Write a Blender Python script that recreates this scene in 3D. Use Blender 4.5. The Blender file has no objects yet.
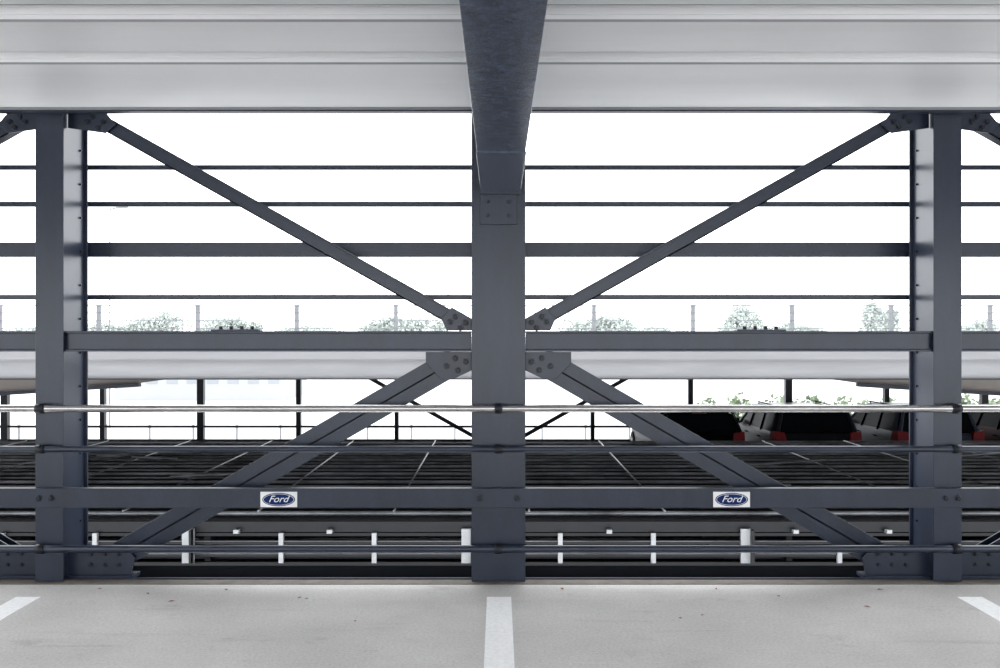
import bpy, bmesh, math, random
from mathutils import Vector, Matrix
random.seed(7)
sc = bpy.context.scene
sc.view_settings.view_transform = 'Standard'
sc.view_settings.look = 'None'
sc.view_settings.exposure = 0.0

# ------------------------------------------------------------ materials
def mat(name, col, rough=0.5, metal=0.0, var=0.0, scale=4.0, bump=0.0, stretch=None, spec=0.5, coat=0.0, col2=None, detail=6, speck=0.0, ior=1.5):
    m = bpy.data.materials.new(name); m.use_nodes = True
    nt = m.node_tree; b = nt.nodes['Principled BSDF']
    b.inputs['Base Color'].default_value = (*col, 1)
    b.inputs['Roughness'].default_value = rough
    b.inputs['Metallic'].default_value = metal
    b.inputs['Specular IOR Level'].default_value = spec
    b.inputs['Coat Weight'].default_value = coat
    b.inputs['IOR'].default_value = ior
    if var > 0 or bump > 0 or col2:
        tc = nt.nodes.new('ShaderNodeTexCoord'); mp = nt.nodes.new('ShaderNodeMapping')
        if stretch: mp.inputs['Scale'].default_value = stretch
        nt.links.new(tc.outputs['Object'], mp.inputs['Vector'])
        n = nt.nodes.new('ShaderNodeTexNoise'); n.inputs['Scale'].default_value = scale
        n.inputs['Detail'].default_value = detail; n.inputs['Roughness'].default_value = 0.65
        nt.links.new(mp.outputs[0], n.inputs['Vector'])
        r = nt.nodes.new('ShaderNodeValToRGB')
        r.color_ramp.elements[0].position = 0.32; r.color_ramp.elements[1].position = 0.68
        a = col2 if col2 else tuple(c*(1-var) for c in col)
        z = col if col2 else tuple(min(1, c*(1+var)) for c in col)
        r.color_ramp.elements[0].color = (*a, 1); r.color_ramp.elements[1].color = (*z, 1)
        nt.links.new(n.outputs['Fac'], r.inputs['Fac'])
        out = r.outputs['Color']
        if speck > 0:
            v = nt.nodes.new('ShaderNodeTexVoronoi'); v.inputs['Scale'].default_value = 90
            nt.links.new(tc.outputs['Object'], v.inputs['Vector'])
            r2 = nt.nodes.new('ShaderNodeValToRGB')
            r2.color_ramp.elements[0].color = (1-speck, 1-speck, 1-speck, 1); r2.color_ramp.elements[1].color = (1, 1, 1, 1)
            nt.links.new(v.outputs['Color'], r2.inputs['Fac'])
            x = nt.nodes.new('ShaderNodeMix'); x.data_type = 'RGBA'; x.blend_type = 'MULTIPLY'; x.inputs['Factor'].default_value = 1
            nt.links.new(out, x.inputs['A']); nt.links.new(r2.outputs['Color'], x.inputs['B']); out = x.outputs['Result']
        nt.links.new(out, b.inputs['Base Color'])
        if bump > 0:
            bp = nt.nodes.new('ShaderNodeBump'); bp.inputs['Strength'].default_value = bump
            bp.inputs['Distance'].default_value = 0.01
            nt.links.new(n.outputs['Fac'], bp.inputs['Height'])
            nt.links.new(bp.outputs[0], b.inputs['Normal'])
    return m

STEEL = mat('blue_grey_steel', (0.0165, 0.0230, 0.0410), 0.30, var=0.22, scale=3.0, stretch=(2, 2, 0.5), bump=0.03, spec=0.42, speck=0.15)
STEELD = mat('dark_steel', (0.008, 0.010, 0.015), 0.4, var=0.3, scale=4, spec=0.3)
STEELB = mat('base_channel_steel', (0.003, 0.004, 0.006), 0.6, var=0.3, scale=4, spec=0.08)
BOLT = mat('bolt_dark', (0.007, 0.009, 0.014), 0.35, var=0.1, spec=0.3)
BEAMU = mat('overhead_beam_steel', (0.082, 0.100, 0.146), 0.26, var=0.28, scale=24, bump=0.13, speck=0.4)
GALV = mat('galvanised_tube', (0.42, 0.41, 0.40), 0.25, metal=0.9, var=0.15, scale=6)
GALVP = mat('galvanised_post', (0.42, 0.43, 0.44), 0.5, metal=0.2, var=0.1, scale=8)
GALVR = mat('railing_grey', (0.18, 0.185, 0.195), 0.6, var=0.1, scale=8, spec=0.2)
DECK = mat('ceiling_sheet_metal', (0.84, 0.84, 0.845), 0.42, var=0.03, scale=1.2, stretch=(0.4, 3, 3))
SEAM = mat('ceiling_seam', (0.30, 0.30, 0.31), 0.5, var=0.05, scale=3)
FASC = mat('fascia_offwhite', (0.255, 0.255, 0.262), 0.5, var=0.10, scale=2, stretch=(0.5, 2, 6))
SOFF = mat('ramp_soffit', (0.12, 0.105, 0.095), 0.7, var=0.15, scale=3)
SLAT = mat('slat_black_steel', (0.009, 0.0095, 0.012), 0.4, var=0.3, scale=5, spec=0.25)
SLATR = mat('pipe_dark_galvanised', (0.15, 0.155, 0.165), 0.35, metal=0.3, var=0.6, scale=1.5)
ASPH_SHADE = mat('asphalt_shade_toned', (0.003, 0.003, 0.0035), 0.95, var=0.3, scale=6, spec=0.05)  # near-black base colour carries the shade under upper slab and slats
GROUND = mat('outside_paving', (0.5, 0.5, 0.5), 0.9, var=0.08, scale=0.2)
PALE = mat('pale_render', (0.345, 0.35, 0.36), 0.9, var=0.02, scale=0.5, spec=0.1)
WIN = mat('pale_window', (0.27, 0.28, 0.295), 0.8, var=0.05, scale=0.5, spec=0.1)
LEAF = mat('foliage', (0.22, 0.27, 0.18), 0.9, var=0.2, scale=0.7, spec=0.1)
LEAF_HAZE = mat('foliage_hazed', (0.50, 0.54, 0.51), 0.9, var=0.05, scale=0.7, spec=0.1)  # distance haze mixed into the leaf colour of the far trees
BARK = mat('bark', (0.3, 0.29, 0.28), 0.9, var=0.2, scale=6)
WHITE = mat('sign_white', (0.75, 0.75, 0.75), 0.35, var=0.02, scale=5)
BLUE = mat('sign_blue', (0.002, 0.017, 0.10), 0.4, var=0.05, scale=5, spec=0.15)
DLEAF = mat('fallen_leaf', (0.22, 0.07, 0.03), 0.8, var=0.4, scale=20)

def floor_mat():
    m = bpy.data.materials.new('concrete_floor'); m.use_nodes = True
    nt = m.node_tree; b = nt.nodes['Principled BSDF']
    tc = nt.nodes.new('ShaderNodeTexCoord')
    def noise(s, d, w=0.6, st=None):
        n = nt.nodes.new('ShaderNodeTexNoise'); n.inputs['Scale'].default_value = s
        n.inputs['Detail'].default_value = d; n.inputs['Roughness'].default_value = w
        if st:
            mp = nt.nodes.new('ShaderNodeMapping'); mp.inputs['Scale'].default_value = st
            nt.links.new(tc.outputs['Object'], mp.inputs[0]); nt.links.new(mp.outputs[0], n.inputs['Vector'])
        else: nt.links.new(tc.outputs['Object'], n.inputs['Vector'])
        return n
    def ramp(src, p0, c0, p1, c1):
        r = nt.nodes.new('ShaderNodeValToRGB'); e = r.color_ramp.elements
        e[0].position = p0; e[0].color = (*c0, 1); e[1].position = p1; e[1].color = (*c1, 1)
        nt.links.new(src, r.inputs['Fac']); return r
    def mul(a, c):
        x = nt.nodes.new('ShaderNodeMix'); x.data_type = 'RGBA'; x.blend_type = 'MULTIPLY'
        x.inputs['Factor'].default_value = 1
        nt.links.new(a, x.inputs['A']); nt.links.new(c, x.inputs['B']); return x.outputs['Result']
    a = ramp(noise(1.6, 8, 0.65).outputs['Fac'], 0.3, (0.48, 0.463, 0.445), 0.7, (0.59, 0.572, 0.553))
    g = ramp(noise(70, 3).outputs['Fac'], 0.3, (0.78, 0.78, 0.78), 0.6, (1, 1, 1))
    st = ramp(noise(2.2, 9, 0.75, (1, 1.5, 1)).outputs['Fac'], 0.30, (0.72, 0.71, 0.70), 0.42, (1, 1, 1))
    st2 = ramp(noise(14, 6, 0.8).outputs['Fac'], 0.27, (0.55, 0.54, 0.53), 0.33, (1, 1, 1))
    st3 = ramp(noise(1.3, 10, 0.7, (0.6, 6, 1)).outputs['Fac'], 0.32, (0.84, 0.83, 0.82), 0.42, (1, 1, 1))
    c = mul(mul(mul(mul(a.outputs[0], g.outputs[0]), st.outputs[0]), st2.outputs[0]), st3.outputs[0])
    nt.links.new(c, b.inputs['Base Color']); b.inputs['Roughness'].default_value = 0.6
    bp = nt.nodes.new('ShaderNodeBump'); bp.inputs['Strength'].default_value = 0.2; bp.inputs['Distance'].default_value = 0.004
    nt.links.new(noise(70, 3).outputs['Fac'], bp.inputs['Height']); nt.links.new(bp.outputs[0], b.inputs['Normal'])
    return m
FLOOR = floor_mat()
PAINT = mat('road_marking_paint', (0.95, 0.95, 0.95), 0.6, scale=45, col2=(0.80, 0.80, 0.79))
KERB = mat('edge_concrete', (0.14, 0.125, 0.105), 0.8, var=0.25, scale=12)

# ------------------------------------------------------------ builder
class B:
    def __init__(s, name, mats):
        s.name = name; s.mats = mats; s.bm = bmesh.new()
    def quad8(s, vs, m=0):
        v = [s.bm.verts.new(p) for p in vs]
        for f in ((0,3,2,1),(4,5,6,7),(0,1,5,4),(1,2,6,5),(2,3,7,6),(3,0,4,7)):
            s.bm.faces.new([v[i] for i in f]).material_index = m
    def box(s, x0, x1, y0, y1, z0, z1, m=0):
        s.quad8([(x0,y0,z0),(x1,y0,z0),(x1,y1,z0),(x0,y1,z0),(x0,y0,z1),(x1,y0,z1),(x1,y1,z1),(x0,y1,z1)], m)
    def bar(s, p, q, w0, w1, y0, y1, m=0):
        dx, dz = q[0]-p[0], q[1]-p[1]; L = math.hypot(dx, dz); nx, nz = -dz/L, dx/L
        if nz < 0: nx, nz = -nx, -nz
        P = lambda a, w, y: (a[0]+nx*w, y, a[1]+nz*w)
        s.quad8([P(p,w0,y0),P(q,w0,y0),P(q,w0,y1),P(p,w0,y1),P(p,w1,y0),P(q,w1,y0),P(q,w1,y1),P(p,w1,y1)], m)
    def prism(s, pts, y0, y1, m=0):
        a = [s.bm.verts.new((x, y0, z)) for x, z in pts]; b = [s.bm.verts.new((x, y1, z)) for x, z in pts]
        n = len(pts); s.bm.faces.new(a).material_index = m; s.bm.faces.new(b[::-1]).material_index = m
        for i in range(n): s.bm.faces.new([a[i], b[i], b[(i+1)%n], a[(i+1)%n]]).material_index = m
    def cyl(s, p, q, r, m=0, seg=16, r2=None):
        p, q = Vector(p), Vector(q); d = q-p
        mt = Matrix.Translation((p+q)/2) @ d.to_track_quat('Z', 'Y').to_matrix().to_4x4()
        g = bmesh.ops.create_cone(s.bm, cap_ends=True, segments=seg, radius1=r, radius2=r if r2 is None else r2, depth=d.length, matrix=mt)
        for f in {f for v in g['verts'] for f in v.link_faces}:
            f.material_index = m; f.smooth = len(f.verts) == 4
    def bolt(s, x, y, z, m=1, r=0.014):
        s.cyl((x, y, z), (x, y-0.005, z), r*1.3, 0, 14)
        s.cyl((x, y-0.005, z), (x, y-0.016, z), r, m, 6)
    def done(s, bevel=0.0, parent=None, loc=None, sharp=None):
        bmesh.ops.recalc_face_normals(s.bm, faces=s.bm.faces)
        me = bpy.data.meshes.new(s.name); s.bm.to_mesh(me); s.bm.free()
        for m in s.mats: me.materials.append(m)
        if sharp: me.set_sharp_from_angle(angle=math.radians(sharp))
        o = bpy.data.objects.new(s.name, me); sc.collection.objects.link(o)
        if bevel:
            md = o.modifiers.new('bevel', 'BEVEL'); md.width = bevel; md.segments = 2; md.limit_method = 'ANGLE'
        if parent: o.parent = parent
        if loc: o.location = loc
        return o

X0, X1 = -10.2, 10.2
D = 5.45
BAY = 2.55
H = 1.41
# ------------------------------------------------------------ floor
b = B('floor', [FLOOR, KERB, STEEL])
b.box(X0, X1, -5, 5.40, -0.28, 0.0, 0)
b.box(X0, X1, 5.40, 5.50, -0.28, 0.004, 1)
b.box(X0, X1, 5.50, 5.52, -0.30, 0.012, 2)
b.done(0.003)
for i in range(-3, 4):
    c = i*2.52
    b = B('parking_line', [PAINT]); b.box(c-0.062+0.0, c+0.068, 0.6, 5.14, 0.0, 0.003); b.done()

b = B('leaf_litter', [DLEAF])
for x, y in ((-1.06,5.12),(-1.72,5.05),(-1.9,5.2),(-1.02,5.1),(0.9,4.75),(1.02,4.8),(1.5,5.15),(-0.7,4.7),(1.9,4.95),(-1.5,5.28),(2.1,5.28),(0.35,5.3),(-2.2,5.3),(1.2,5.3)):
    r = random.uniform(0.008, 0.017); a = random.random()*6
    vs = [b.bm.verts.new((x+math.cos(a+t)*r*(1.5 if k%2==0 else .7), y+math.sin(a+t)*r*(1.5 if k%2==0 else .7), 0.004+0.004*(k%2))) for k, t in enumerate([0,1.57,3.14,4.71])]
    b.bm.faces.new(vs)
b.done()

# ------------------------------------------------------------ ceiling (profiled sheet deck, ribs along X)
prof = [(5.98, 2.86), (5.43, 2.86), (5.43, 2.665), (5.38, 2.665), (5.375, 2.685), (5.345, 2.69)]
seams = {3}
y = 5.33
while y > -5:
    g = 4.46 if y > 5 else y-0.42
    n0 = len(prof)
    prof += [(y, 2.67), (g+0.02, 2.668), (g+0.012, 2.676), (g, 2.690), (g-0.012, 2.690), (g-0.02, 2.715), (g-0.03, 2.718), (g-0.034, 2.728), (g-0.04, 2.76), (g-0.17, 2.76), (g-0.175, 2.672)]
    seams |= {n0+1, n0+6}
    y = g-0.19
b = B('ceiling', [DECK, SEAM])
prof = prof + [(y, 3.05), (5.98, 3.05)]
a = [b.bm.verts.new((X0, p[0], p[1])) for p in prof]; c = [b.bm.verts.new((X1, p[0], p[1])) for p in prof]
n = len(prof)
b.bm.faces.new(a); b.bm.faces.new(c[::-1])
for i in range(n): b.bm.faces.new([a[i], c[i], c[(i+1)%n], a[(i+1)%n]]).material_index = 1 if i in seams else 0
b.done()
b = B('ceiling_edge_angle', [STEEL]); b.box(X0, X1, 5.37, 5.43, 2.655, 2.664); b.done()

# ------------------------------------------------------------ overhead beams
for cx in (0.012, -2*BAY, 2*BAY):
    b = B('overhead_steel_beam', [BEAMU, BOLT, STEEL])
    b.box(cx-0.108, cx+0.108, -5, 5.44, 2.22, 2.238)
    b.box(cx-0.006, cx+0.006, -5, 5.44, 2.238, 2.655)
    b.box(cx-0.108, cx+0.108, -5, 5.44, 2.635, 2.655)
    b.box(cx-0.112, cx+0.112, 4.26, 5.435, 2.214, 2.2205)
    b.box(cx-0.112, cx+0.112, 5.42, 5.447, 2.20, 2.65, 2)
    b.done(0.002)

# ------------------------------------------------------------ columns
def wide_col(cx):
    b = B('steel_column', [STEEL, BOLT])
    b.box(cx-0.153, cx+0.153, D, D+0.02, 0.0, 2.84)
    b.box(cx-0.153, cx+0.153, D+0.29, D+0.31, 0.0, 2.84)
    b.box(cx-0.006, cx+0.006, D+0.02, D+0.29, 0.0, 2.84)
    for z in (1.28, 1.40): b.box(cx-0.15, cx+0.15, D+0.02, D+0.29, z-0.006, z+0.006)
    b.box(cx-0.105, cx+0.105, D-0.012, D, 2.03, 2.22)
    for sx in (-0.06, 0.06):
        for z in (2.08, 2.16): b.bolt(cx+sx, D-0.012, z, 0, 0.009)
    b.done(0.003)
def narrow_col(cx):
    b = B('steel_column', [STEEL, BOLT])
    b.box(cx-0.08, cx+0.08, D, D+0.014, 0.0, 2.84)
    b.box(cx-0.08, cx+0.08, D+0.316, D+0.33, 0.0, 2.84)
    b.box(cx-0.005, cx+0.005, D+0.014, D+0.316, 0.0, 2.84)
    for s in (-1, 1):
        b.box(min(cx+s*0.045, cx+s*0.06), max(cx+s*0.045, cx+s*0.06), D+0.014, D+0.316, 0, 2.84)
        for k in range(12):
            z = 0.3+0.2*k
            x = cx+s*0.06
            b.cyl((x, D+0.26, z), (x+s*0.010, D+0.26, z), 0.007, 1, 8)
    b.done(0.003)
for k in (-2, 0, 2): wide_col(k*BAY)
for k in (-3, -1, 1, 3): narrow_col(k*BAY)

# ------------------------------------------------------------ braces + gussets
yb = D+0.115
def brace_set(cx, s):
    X = lambda d: cx+s*d
    b = B('diagonal_brace', [STEEL, BOLT])
    p, q = (X(0.22), 1.475), (X(2.36), 2.675)
    b.bar(p, q, -0.04, 0.04, yb, yb+0.01)
    b.bar(p, q, -0.04, -0.03, yb, yb+0.08)
    b.bar(p, q, 0.03, 0.04, yb-0.012, yb)
    p, q = (X(0.25), 1.255), (X(2.30), 0.07)
    b.bar(p, q, -0.078, 0.078, yb, yb+0.012)
    b.bar(p, q, -0.078, 0.078, yb+0.085, yb+0.095)
    b.bar(p, q, -0.006, 0.006, yb, yb+0.09)
    y0, y1 = yb-0.026, yb-0.012
    b.prism([(X(0.155),1.43),(X(0.155),1.50),(X(0.27),1.565),(X(0.33),1.50),(X(0.30),1.43)], y0, y1)
    for dx, z in ((0.19,1.475),(0.25,1.51),(0.22,1.445),(0.28,1.48)): b.bolt(X(dx), y0, z)
    b.prism([(X(0.155),1.307),(X(0.42),1.307),(X(0.42),1.24),(X(0.33),1.15),(X(0.26),1.15),(X(0.155),1.20)], y0, y1)
    for dx, z in ((0.19,1.25),(0.25,1.27),(0.235,1.20),(0.30,1.225)): b.bolt(X(dx), y0, z)
    b.prism([(X(2.485),2.69),(X(2.485),2.60),(X(2.27),2.57),(X(2.21),2.62),(X(2.27),2.69)], y0, y1)
    for dx, z in ((2.28,2.635),(2.34,2.665),(2.31,2.60),(2.37,2.635)): b.bolt(X(dx), y0, z)
    b.prism([(X(2.485),0.02),(X(2.485),0.15),(X(2.40),0.19),(X(2.16),0.19),(X(2.10),0.12),(X(2.12),0.02)], y0, y1)
    for dx in (2.19,2.27,2.35):
        for z in (0.08, 0.14): b.bolt(X(dx), y0, z, r=0.010)
    b.box(min(X(2.10),X(2.485)), max(X(2.10),X(2.485)), y0-0.02, y1+0.08, 0.0, 0.02)
    b.done(0.002)
for cx in (-2*BAY, 0, 2*BAY):
    for s in (-1, 1): brace_set(cx, s)

# ------------------------------------------------------------ horizontal beams between columns
for k in range(-4, 4):
    xa, xb = k*BAY, (k+1)*BAY
    wa, wb = (0.155, 0.0625) if k % 2 == 0 else (0.0625, 0.155)
    b = B('horizontal_steel_beam', [STEEL, BOLT])
    a0, b0 = xa+wa, xb-wb
    b.box(a0, b0, D+0.02, D+0.07, 1.415, 1.427)
    b.box(a0, b0, D+0.02, D+0.07, 1.31, 1.322)
    b.box(a0, b0, D+0.035, D+0.047, 1.322, 1.415)
    m = xa + (1.5 if k % 2 == 0 else 1.05)
    b.box(m-0.14, m+0.14, D+0.02, D+0.09, 1.427, 1.437)
    for i in range(4): b.cyl((m-0.09+i*0.06, D+0.05, 1.437), (m-0.09+i*0.06, D+0.05, 1.455), 0.012, 1, 6)
    b.done(0.002)
    b = B('base_beam', [STEELB, BOLT])
    b.box(a0, b0, D+0.25, D+0.31, 0.02, 0.035); b.box(a0, b0, D+0.25, D+0.26, -0.12, 0.02)
    b.done(0.002)

yr = D+0.36
for z, h in ((2.42, 0.028), (2.197, 0.03), (1.922, 0.088), (1.633, 0.03)):
    b = B('facade_rail', [STEEL])
    b.box(X0, X1, yr, yr+(0.05 if h > .05 else 0.03), z-h/2, z+h/2)
    b.done(0.003)

# ------------------------------------------------------------ guard rails in front of columns
yt = D-0.045
def tube(z, r, m, name):
    b = B(name, [m, STEELD])
    b.cyl((X0, yt, z), (X1, yt, z), r, 0, 24)
    for k in range(-3, 4):
        x = k*BAY + (0.0 if k % 2 == 0 else (0.03*(-1 if k < 0 else 1)))
        b.cyl((x-0.022, yt, z), (x+0.022, yt, z), r+0.007, 1, 24)
        b.box(x-0.014, x+0.014, yt, D, z-0.014, z+0.014, 1)
    b.done()
tube(0.990, 0.021, GALV, 'handrail')
tube(0.762, 0.018, STEEL, 'guard_rail_tube')
tube(0.200, 0.021, STEEL, 'guard_rail_tube')
b = B('guard_rail_beam', [STEEL, BOLT])
b.box(X0, X1, D-0.05, D-0.002, 0.431, 0.541)
for k in range(-3, 4):
    for s in ((-0.105, 0.105) if k % 2 == 0 else (-0.035, 0.035)): b.bolt(k*BAY+s, D-0.05, 0.486, r=0.014)
b.done(0.004)

# ------------------------------------------------------------ oval badge signs
for sx in (-1.235, 1.31):
    b = B('oval_badge_sign', [WHITE, BLUE])
    ys = D-0.052
    b.box(-0.103, 0.103, -0.004, 0, -0.043, 0.043)
    def ell(rx, rz, ya, yb_, m):
        v0 = [b.bm.verts.new((math.cos(t)*rx, ya, math.sin(t)*rz)) for t in [i*math.tau/48 for i in range(48)]]
        v1 = [b.bm.verts.new((v.co.x, yb_, v.co.z)) for v in v0]
        b.bm.faces.new(v0).material_index = m; b.bm.faces.new(v1).material_index = m
        for i in range(48): b.bm.faces.new([v0[i], v0[(i+1)%48], v1[(i+1)%48], v1[i]]).material_index = m
    ell(0.092, 0.0375, -0.0042, -0.0055, 1); ell(0.0865, 0.0325, -0.0056, -0.0062, 0); ell(0.084, 0.0305, -0.0063, -0.007, 1)
    o = b.done(loc=(sx, ys, 0.480))
    cu = bpy.data.curves.new('lettering', 'FONT'); cu.body = 'Ford'; cu.size = 0.052; cu.shear = 0.4
    cu.align_x = 'CENTER'; cu.align_y = 'CENTER'; cu.extrude = 0.0005
    cu.materials.append(WHITE)
    t = bpy.data.objects.new('lettering', cu); sc.collection.objects.link(t); t.parent = o
    t.rotation_euler = (math.pi/2, 0, 0); t.location = (-0.003, -0.008, 0.002); t.scale = (1.1, 1, 1)

# ------------------------------------------------------------ opposite half-level structure
LX0, LX1 = -22, 22
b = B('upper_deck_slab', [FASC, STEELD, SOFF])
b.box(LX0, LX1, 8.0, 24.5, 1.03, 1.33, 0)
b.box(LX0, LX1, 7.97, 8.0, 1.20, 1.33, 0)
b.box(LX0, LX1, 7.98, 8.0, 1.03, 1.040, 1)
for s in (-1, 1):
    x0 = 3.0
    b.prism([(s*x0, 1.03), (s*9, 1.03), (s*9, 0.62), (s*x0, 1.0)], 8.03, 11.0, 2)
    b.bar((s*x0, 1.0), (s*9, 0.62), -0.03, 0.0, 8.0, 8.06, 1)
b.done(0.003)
b = B('lower_deck_floor', [ASPH_SHADE]); b.box(LX0, LX1, 7.5, 24.8, -1.8, -1.55); b.done()

b = B('far_facade_frame', [STEELD])
for i in range(-8, 9):
    x = i*2.5
    if i == 0: continue
    w = 0.085 if i % 2 else 0.06
    if abs(i) == 1: w = 0.05
    b.box(x-w-0.1, x+w-0.1, 24.45, 24.6, -1.55, 1.03)
for z in (-0.55, -0.95, -1.3): b.box(LX0, LX1, 24.5, 24.55, z-0.025, z+0.025)
b.box(-0.1, 0.1, 24.45, 24.6, -1.55, 1.03)
for s in (-1, 1):
    b.bar((s*0.1, -1.5), (s*4.9, 1.2), -0.05, 0.05, 24.46, 24.5)
b.done()

b = B('deck_railing', [GALVR])
for i in range(-8, 9):
    x = i*2.5-0.09
    b.box(x-0.05, x+0.05, 24.2, 24.28, 1.33, 2.15)
    b.box(x-0.09, x+0.09, 24.15, 24.35, 1.33, 1.45)
for z in (1.55, 1.75, 1.95): b.cyl((LX0, 24.2, z), (LX1, 24.2, z), 0.010, 0, 8)
b.cyl((LX0, 24.2, 2.13), (LX1, 24.2, 2.13), 0.015, 0, 8)
b.done()

# slatted steel structure in the gap
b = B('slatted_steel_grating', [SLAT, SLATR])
y = 9.3; i = 0
while y < 15.6:
    w = 0.05 if i % 3 else 0.09
    b.box(LX0+6, LX1-6, y, y+w, -0.43-0.03*(i % 2), -0.39-0.02*(i % 2))
    if i % 2 == 0: b.cyl((LX0+6, y+0.1, -0.345), (LX1-6, y+0.1, -0.345), 0.013 if i % 4 else 0.022, 1, 8)
    y += 0.165; i += 1
for k in range(-11, 12):
    x = k*1.32+0.3
    if k % 2 == 0: b.box(x-0.03, x+0.03, 9.3, 15.6, -0.53, -0.46)
    b.cyl((x, 9.35, -0.315), (x, 15.5, -0.315), 0.010, 1, 8)
b.box(LX0+6, LX1-6, 9.26, 9.30, -0.50, -0.40)
for x, y, a in ((-6.2, 12.6, .5), (-5.6, 13.4, -.3), (-3.9, 11.4, .3), (3.2, 12.4, .4), (4.6, 11.0, -.35), (6.2, 13.2, .5), (7.4, 12.0, -.5), (2.0, 10.4, .25)):
    b.cyl((x, y, -0.285), (x+1.3*math.cos(a), y+1.3*math.sin(a), -0.285), 0.02, 1, 8)
b.done()
b = B('barrier_fence', [SLAT, GALVP, SLATR])
for k in range(-15, 16):
    x = k*0.893 - 0.30
    big = (k % 3 == 0)
    w = 0.055 if big else 0.022
    b.box(x-w, x+w, 9.20, 9.24, -1.55, -0.46 if big else -0.50, 1)
    if big: b.box(x+w-0.02, x+w, 9.12, 9.20, -1.55, -0.46, 0)
    if not big: b.box(x-0.45, x-0.40, 9.18, 9.24, -0.50, -0.465, 1)
for j, z in enumerate((-0.52, -0.60, -0.66, -0.72, -0.80, -0.88, -0.95, -1.02, -1.15)):
    b.box(LX0+6, LX1-6, 9.24, 9.28, z-0.014, z+0.014)
    if j % 2: b.cyl((LX0+6, 9.22, z+0.02), (LX1-6, 9.22, z+0.02), 0.006, 2, 8)
b.done()
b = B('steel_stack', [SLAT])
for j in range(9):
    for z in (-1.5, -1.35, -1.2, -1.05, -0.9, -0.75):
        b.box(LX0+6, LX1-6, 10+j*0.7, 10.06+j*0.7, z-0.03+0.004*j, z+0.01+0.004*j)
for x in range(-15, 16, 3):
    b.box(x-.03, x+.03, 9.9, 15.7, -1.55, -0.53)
b.done()

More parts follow.
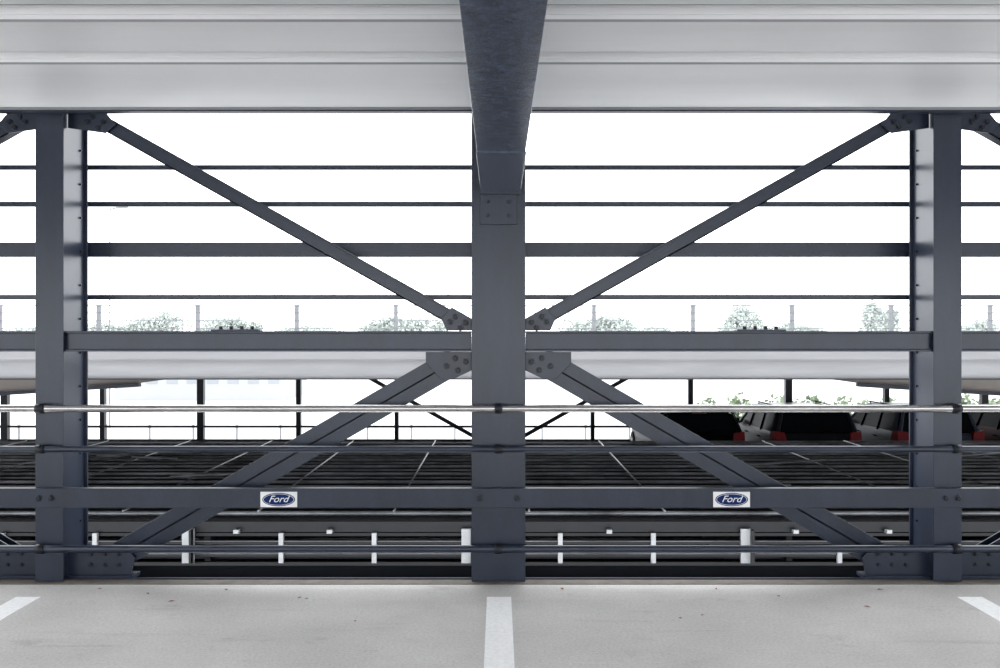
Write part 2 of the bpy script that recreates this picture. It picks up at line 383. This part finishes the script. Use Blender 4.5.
# ------------------------------------------------------------ cars
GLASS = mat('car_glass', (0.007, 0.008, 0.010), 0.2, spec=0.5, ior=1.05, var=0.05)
TYRE = mat('tyre', (0.004, 0.004, 0.004), 0.8, spec=0.1, var=0.1)
RIM = mat('rim', (0.12, 0.12, 0.13), 0.4, metal=0.6, var=0.05)
TAIL = mat('tail_light', (0.24, 0.005, 0.010), 0.4, spec=0.2, var=0.1)
PLATE = mat('number_plate', (0.2, 0.2, 0.19), 0.5, var=0.03)
BLACKT = mat('black_trim', (0.003, 0.003, 0.004), 0.6, spec=0.5, ior=1.05, var=0.1)
def car(cx, y0, zf, paint, hgt=1.45, rails=True):
    b = B('car', [paint, GLASS, TYRE, RIM, TAIL, PLATE, BLACKT])
    S = [(0.00,.60,.74),(0.03,.80,.82),(0.10,.91,.865),(0.35,.935,.885),(1.2,.93,.90),(2.2,.92,.90),(3.0,.91,.895),(3.4,.89,.885),(3.9,.83,.86),(4.25,.74,.80),(4.40,.58,.70)]
    rings = []
    for t, z, w in S:
        half = [(0,.20),(w*.88,.20),(w*.99,.36),(w*1.01,.62 if z > .7 else z*.8),(w*.985,z-.07),(w*.95,z),(0,z+.015)]
        ring = half+[(-x, zz) for x, zz in half[-2:0:-1]]
        rings.append([b.bm.verts.new((cx+x, y0+t, zf+zz)) for x, zz in ring])
    n = len(rings[0])
    for i in range(len(rings)-1):
        for j in range(n):
            b.bm.faces.new([rings[i][j], rings[i][(j+1)%n], rings[i+1][(j+1)%n], rings[i+1][j]]).smooth = True
    b.bm.faces.new(rings[0]); b.bm.faces.new(rings[-1][::-1])
    zb, zr = zf+.90, zf+hgt
    def P(t, x, z): return (cx+x, y0+t, z)
    hb, hr = .850, .715
    belt = [(.12,-hb*.95),(.12,hb*.95),(.26,hb),(1.15,hb+.01),(2.05,hb+.01),(2.95,hb),(3.2,hb*.86),(3.2,-hb*.86),(2.95,-hb),(2.05,-hb-.01),(1.15,-hb-.01),(.26,-hb)]
    roof = [(.27,-hr*.94),(.27,hr*.94),(.40,hr),(1.15,hr+.01),(1.95,hr+.01),(2.35,hr),(2.45,hr*.88),(2.45,-hr*.88),(2.35,-hr),(1.95,-hr-.01),(1.15,-hr-.01),(.40,-hr)]
    rz = [-.075,-.075,-.065,-.045,-.045,-.07,-.075,-.075,-.07,-.045,-.045,-.065]
    vb = [b.bm.verts.new(P(t,x,zb)) for t,x in belt]; vr = [b.bm.verts.new(P(t,x,zr+d)) for (t,x),d in zip(roof,rz)]
    m = len(vb)
    for i in range(m):
        f = b.bm.faces.new([vb[i], vb[(i+1)%m], vr[(i+1)%m], vr[i]]); f.material_index = 1
    vc = [b.bm.verts.new(P(.36+ (t-.36)*.95, x*.86, zr+.0 if .5<t<2.2 else zr-.02)) for t,x in roof]
    for i in range(m):
        f = b.bm.faces.new([vr[i], vr[(i+1)%m], vc[(i+1)%m], vc[i]]); f.smooth = True
    b.bm.faces.new(vc)
    def pil(i, r, mm):
        a, c = vb[i].co, vr[i].co; b.cyl(a, c, r, mm, 8, r*.8)
    for i, r, mm in ((0,.045,0),(1,.045,0),(2,.06,0),(11,.06,0),(3,.03,6),(10,.03,6),(4,.03,6),(9,.03,6),(5,.035,0),(8,.035,0)): pil(i, r, mm)
    for i in (2,3,4,8,9,10):   # roof gutter frame
        b.cyl(vr[i].co, vr[(i+1)%m].co, .022, 0, 6)
    for s in (-1, 1):
        b.quad8([(cx+s*.62,y0-.02,zf+.70),(cx+s*.885,y0-.01,zf+.70),(cx+s*.925,y0+.30,zf+.74),(cx+s*.62,y0+.28,zf+.74),
                 (cx+s*.68,y0+.03,zf+.955),(cx+s*.885,y0+.04,zf+.985),(cx+s*.905,y0+.26,zf+.955),(cx+s*.68,y0+.26,zf+.93)], 4)
        b.quad8([(cx+s*.90,y0+2.80,zf+.90),(cx+s*1.07,y0+2.82,zf+.91),(cx+s*1.05,y0+2.95,zf+.91),(cx+s*.90,y0+2.92,zf+.90),
                 (cx+s*.90,y0+2.80,zf+1.02),(cx+s*1.06,y0+2.82,zf+1.02),(cx+s*1.03,y0+2.95,zf+1.01),(cx+s*.90,y0+2.92,zf+1.01)], 0)
        if rails:
            b.cyl((cx+s*.64, y0+.55, zf+hgt+.02), (cx+s*.64, y0+2.15, zf+hgt+.02), .014, 6, 8)
            for yy in (.6, 1.4, 2.1): b.cyl((cx+s*.64, y0+yy, zf+hgt-.05), (cx+s*.64, y0+yy, zf+hgt+.02), .014, 6, 6)
        for wy in (.80, 3.5):
            b.cyl((cx+s*.72, y0+wy, zf+.32), (cx+s*.915, y0+wy, zf+.32), .32, 2, 24)
            b.cyl((cx+s*.915, y0+wy, zf+.32), (cx+s*.925, y0+wy, zf+.32), .20, 3, 16)
        for hy in (1.1, 2.1): b.box(cx+s*.90-.02, cx+s*.90+.02, y0+hy, y0+hy+.16, zf+.76, zf+.785, 6)
    b.box(cx-.80, cx+.80, y0-.07, y0+.12, zf+.34, zf+.58, 0)
    b.box(cx-.26, cx+.26, y0-.03, y0+.04, zf+.62, zf+.73, 5)
    b.box(cx-.60, cx+.60, y0+.20, y0+.40, zf+hgt-.06, zf+hgt-.025, 0)
    b.box(cx-.15, cx+.15, y0+.19, y0+.205, zf+hgt-.055, zf+hgt-.038, 4)
    b.cyl((cx, y0+.10, zf+.94), (cx+.38, y0+.13, zf+1.01), .010, 6, 6)
    b.done(sharp=32)
BLK = mat('car_paint_black', (0.005, 0.005, 0.007), 0.3, spec=0.5, ior=1.08, var=0.05)
GRY = mat('car_paint_dark_grey', (0.020, 0.021, 0.026), 0.3, spec=0.5, ior=1.10, var=0.05)
WHT = mat('car_paint_silver_blue', (0.06, 0.072, 0.095), 0.35, spec=0.5, ior=1.12, var=0.05)
RED = mat('car_paint_red', (0.06, 0.006, 0.009), 0.4, spec=0.5, ior=1.08, var=0.05)
car(4.10, 19.4, -1.55, BLK, 1.39, rails=False)
car(6.50, 19.5, -1.55, GRY, 1.42)
car(9.05, 19.6, -1.55, WHT, 1.42)
car(11.6, 19.5, -1.55, RED, 1.39, rails=False)

# ------------------------------------------------------------ outside world
b = B('ground', [GROUND]); b.box(-160, 160, 26, 260, -4.6, -4.5); b.done()
b = B('distant_building', [PALE, WIN])
b.box(-34, -19, 85, 95, -4.5, -0.6); b.box(-34.2, -18.8, 84.8, 95.2, -0.6, -0.4)
for i in range(8): b.box(-33+i*1.8, -32+i*1.8, 84.96, 85, -3.0, -1.8, 1)
b.done()
b = B('boundary_fence', [GALVR])
for i in range(-20, 21): b.box(i*1.5-.03, i*1.5+.03, 33, 33.06, -4.5, -1.7)
for z in (-1.8, -2.3, -2.9, -3.5): b.box(-30, 30, 33, 33.05, z-.02, z+.02)
b.done()
b = B('street_lamp', [GALVR])
b.cyl((-24.3, 60, -4.5), (-24.3, 60, 9.2), .05, 0, 8, .03)
b.cyl((-24.3, 60, 9.2), (-23.6, 60, 9.35), .05, 0, 8); b.box(-23.8, -23.2, 59.85, 60.15, 9.25, 9.4)
b.done()
def foliage(name, cx, cy, z0, w, h, m, n=900, leaf=0.22, trunk=True, dpt=None):
    b = B(name, [m, BARK]); dpt = dpt or w*.7
    if trunk: b.cyl((cx, cy, -4.5), (cx, cy, z0+h*.4), .10, 1, 8, .06)
    blobs = [(cx+random.uniform(-.36, .36)*w, cy+random.uniform(-.3, .3)*dpt, z0+h*random.uniform(.2, .72), random.uniform(.2, .34)) for _ in range(11)]
    for i in range(n):
        bx, by, bz, r = random.choice(blobs)
        d = Vector((random.gauss(0, 1), random.gauss(0, 1), random.gauss(0, 1))).normalized()*random.uniform(.4, 1)
        p = Vector((bx+d.x*r*w, by+d.y*r*dpt, max(z0, bz+d.z*r*h)))
        u = Vector((random.gauss(0,1),random.gauss(0,1),random.gauss(0,1))).normalized(); v = u.cross(Vector((.3,.5,.8))).normalized()
        l = leaf*random.uniform(.6, 1.3)
        b.bm.faces.new([b.bm.verts.new(p+u*l), b.bm.verts.new(p+v*l*.6), b.bm.verts.new(p-u*l), b.bm.verts.new(p-v*l*.6)])
    b.done()
pm = 960/140
for px, w, top in ((160,60,309),(215,52,311),(250,34,316),(385,44,313),(425,42,315),(580,40,317),(612,44,313),(741,44,300),(872,22,300),(888,18,303),(790,60,322),(660,60,322),(310,66,322),(110,50,321),(30,60,320),(970,50,318)):
    z1 = 1.41+(334-top)/pm
    foliage('tree', (px-499)/pm, 140, -0.3, w/pm*1.1, (z1+0.3), LEAF_HAZE, 3600, .24)
for px in (725, 765, 805, 850, 900, 950, 990, 1040): foliage('bush', (px-499)/24, 40, -4.5, 2.6, 3.55, LEAF, 2600, .13, trunk=False)

# ------------------------------------------------------------ world, camera
w = bpy.data.worlds.new('overcast_sky'); sc.world = w; w.use_nodes = True
bg = w.node_tree.nodes['Background']; bg.inputs[0].default_value = (0.94, 0.968, 1.0, 1); bg.inputs[1].default_value = 4.3
cam = bpy.data.cameras.new('camera'); co = bpy.data.objects.new('camera', cam); sc.collection.objects.link(co)
co.location = (0, 0, H); co.rotation_euler = (math.pi/2, 0, 0)
cam.sensor_width = 36; cam.lens = 34.56; cam.shift_x = 0.0015; cam.clip_end = 500
sc.camera = co
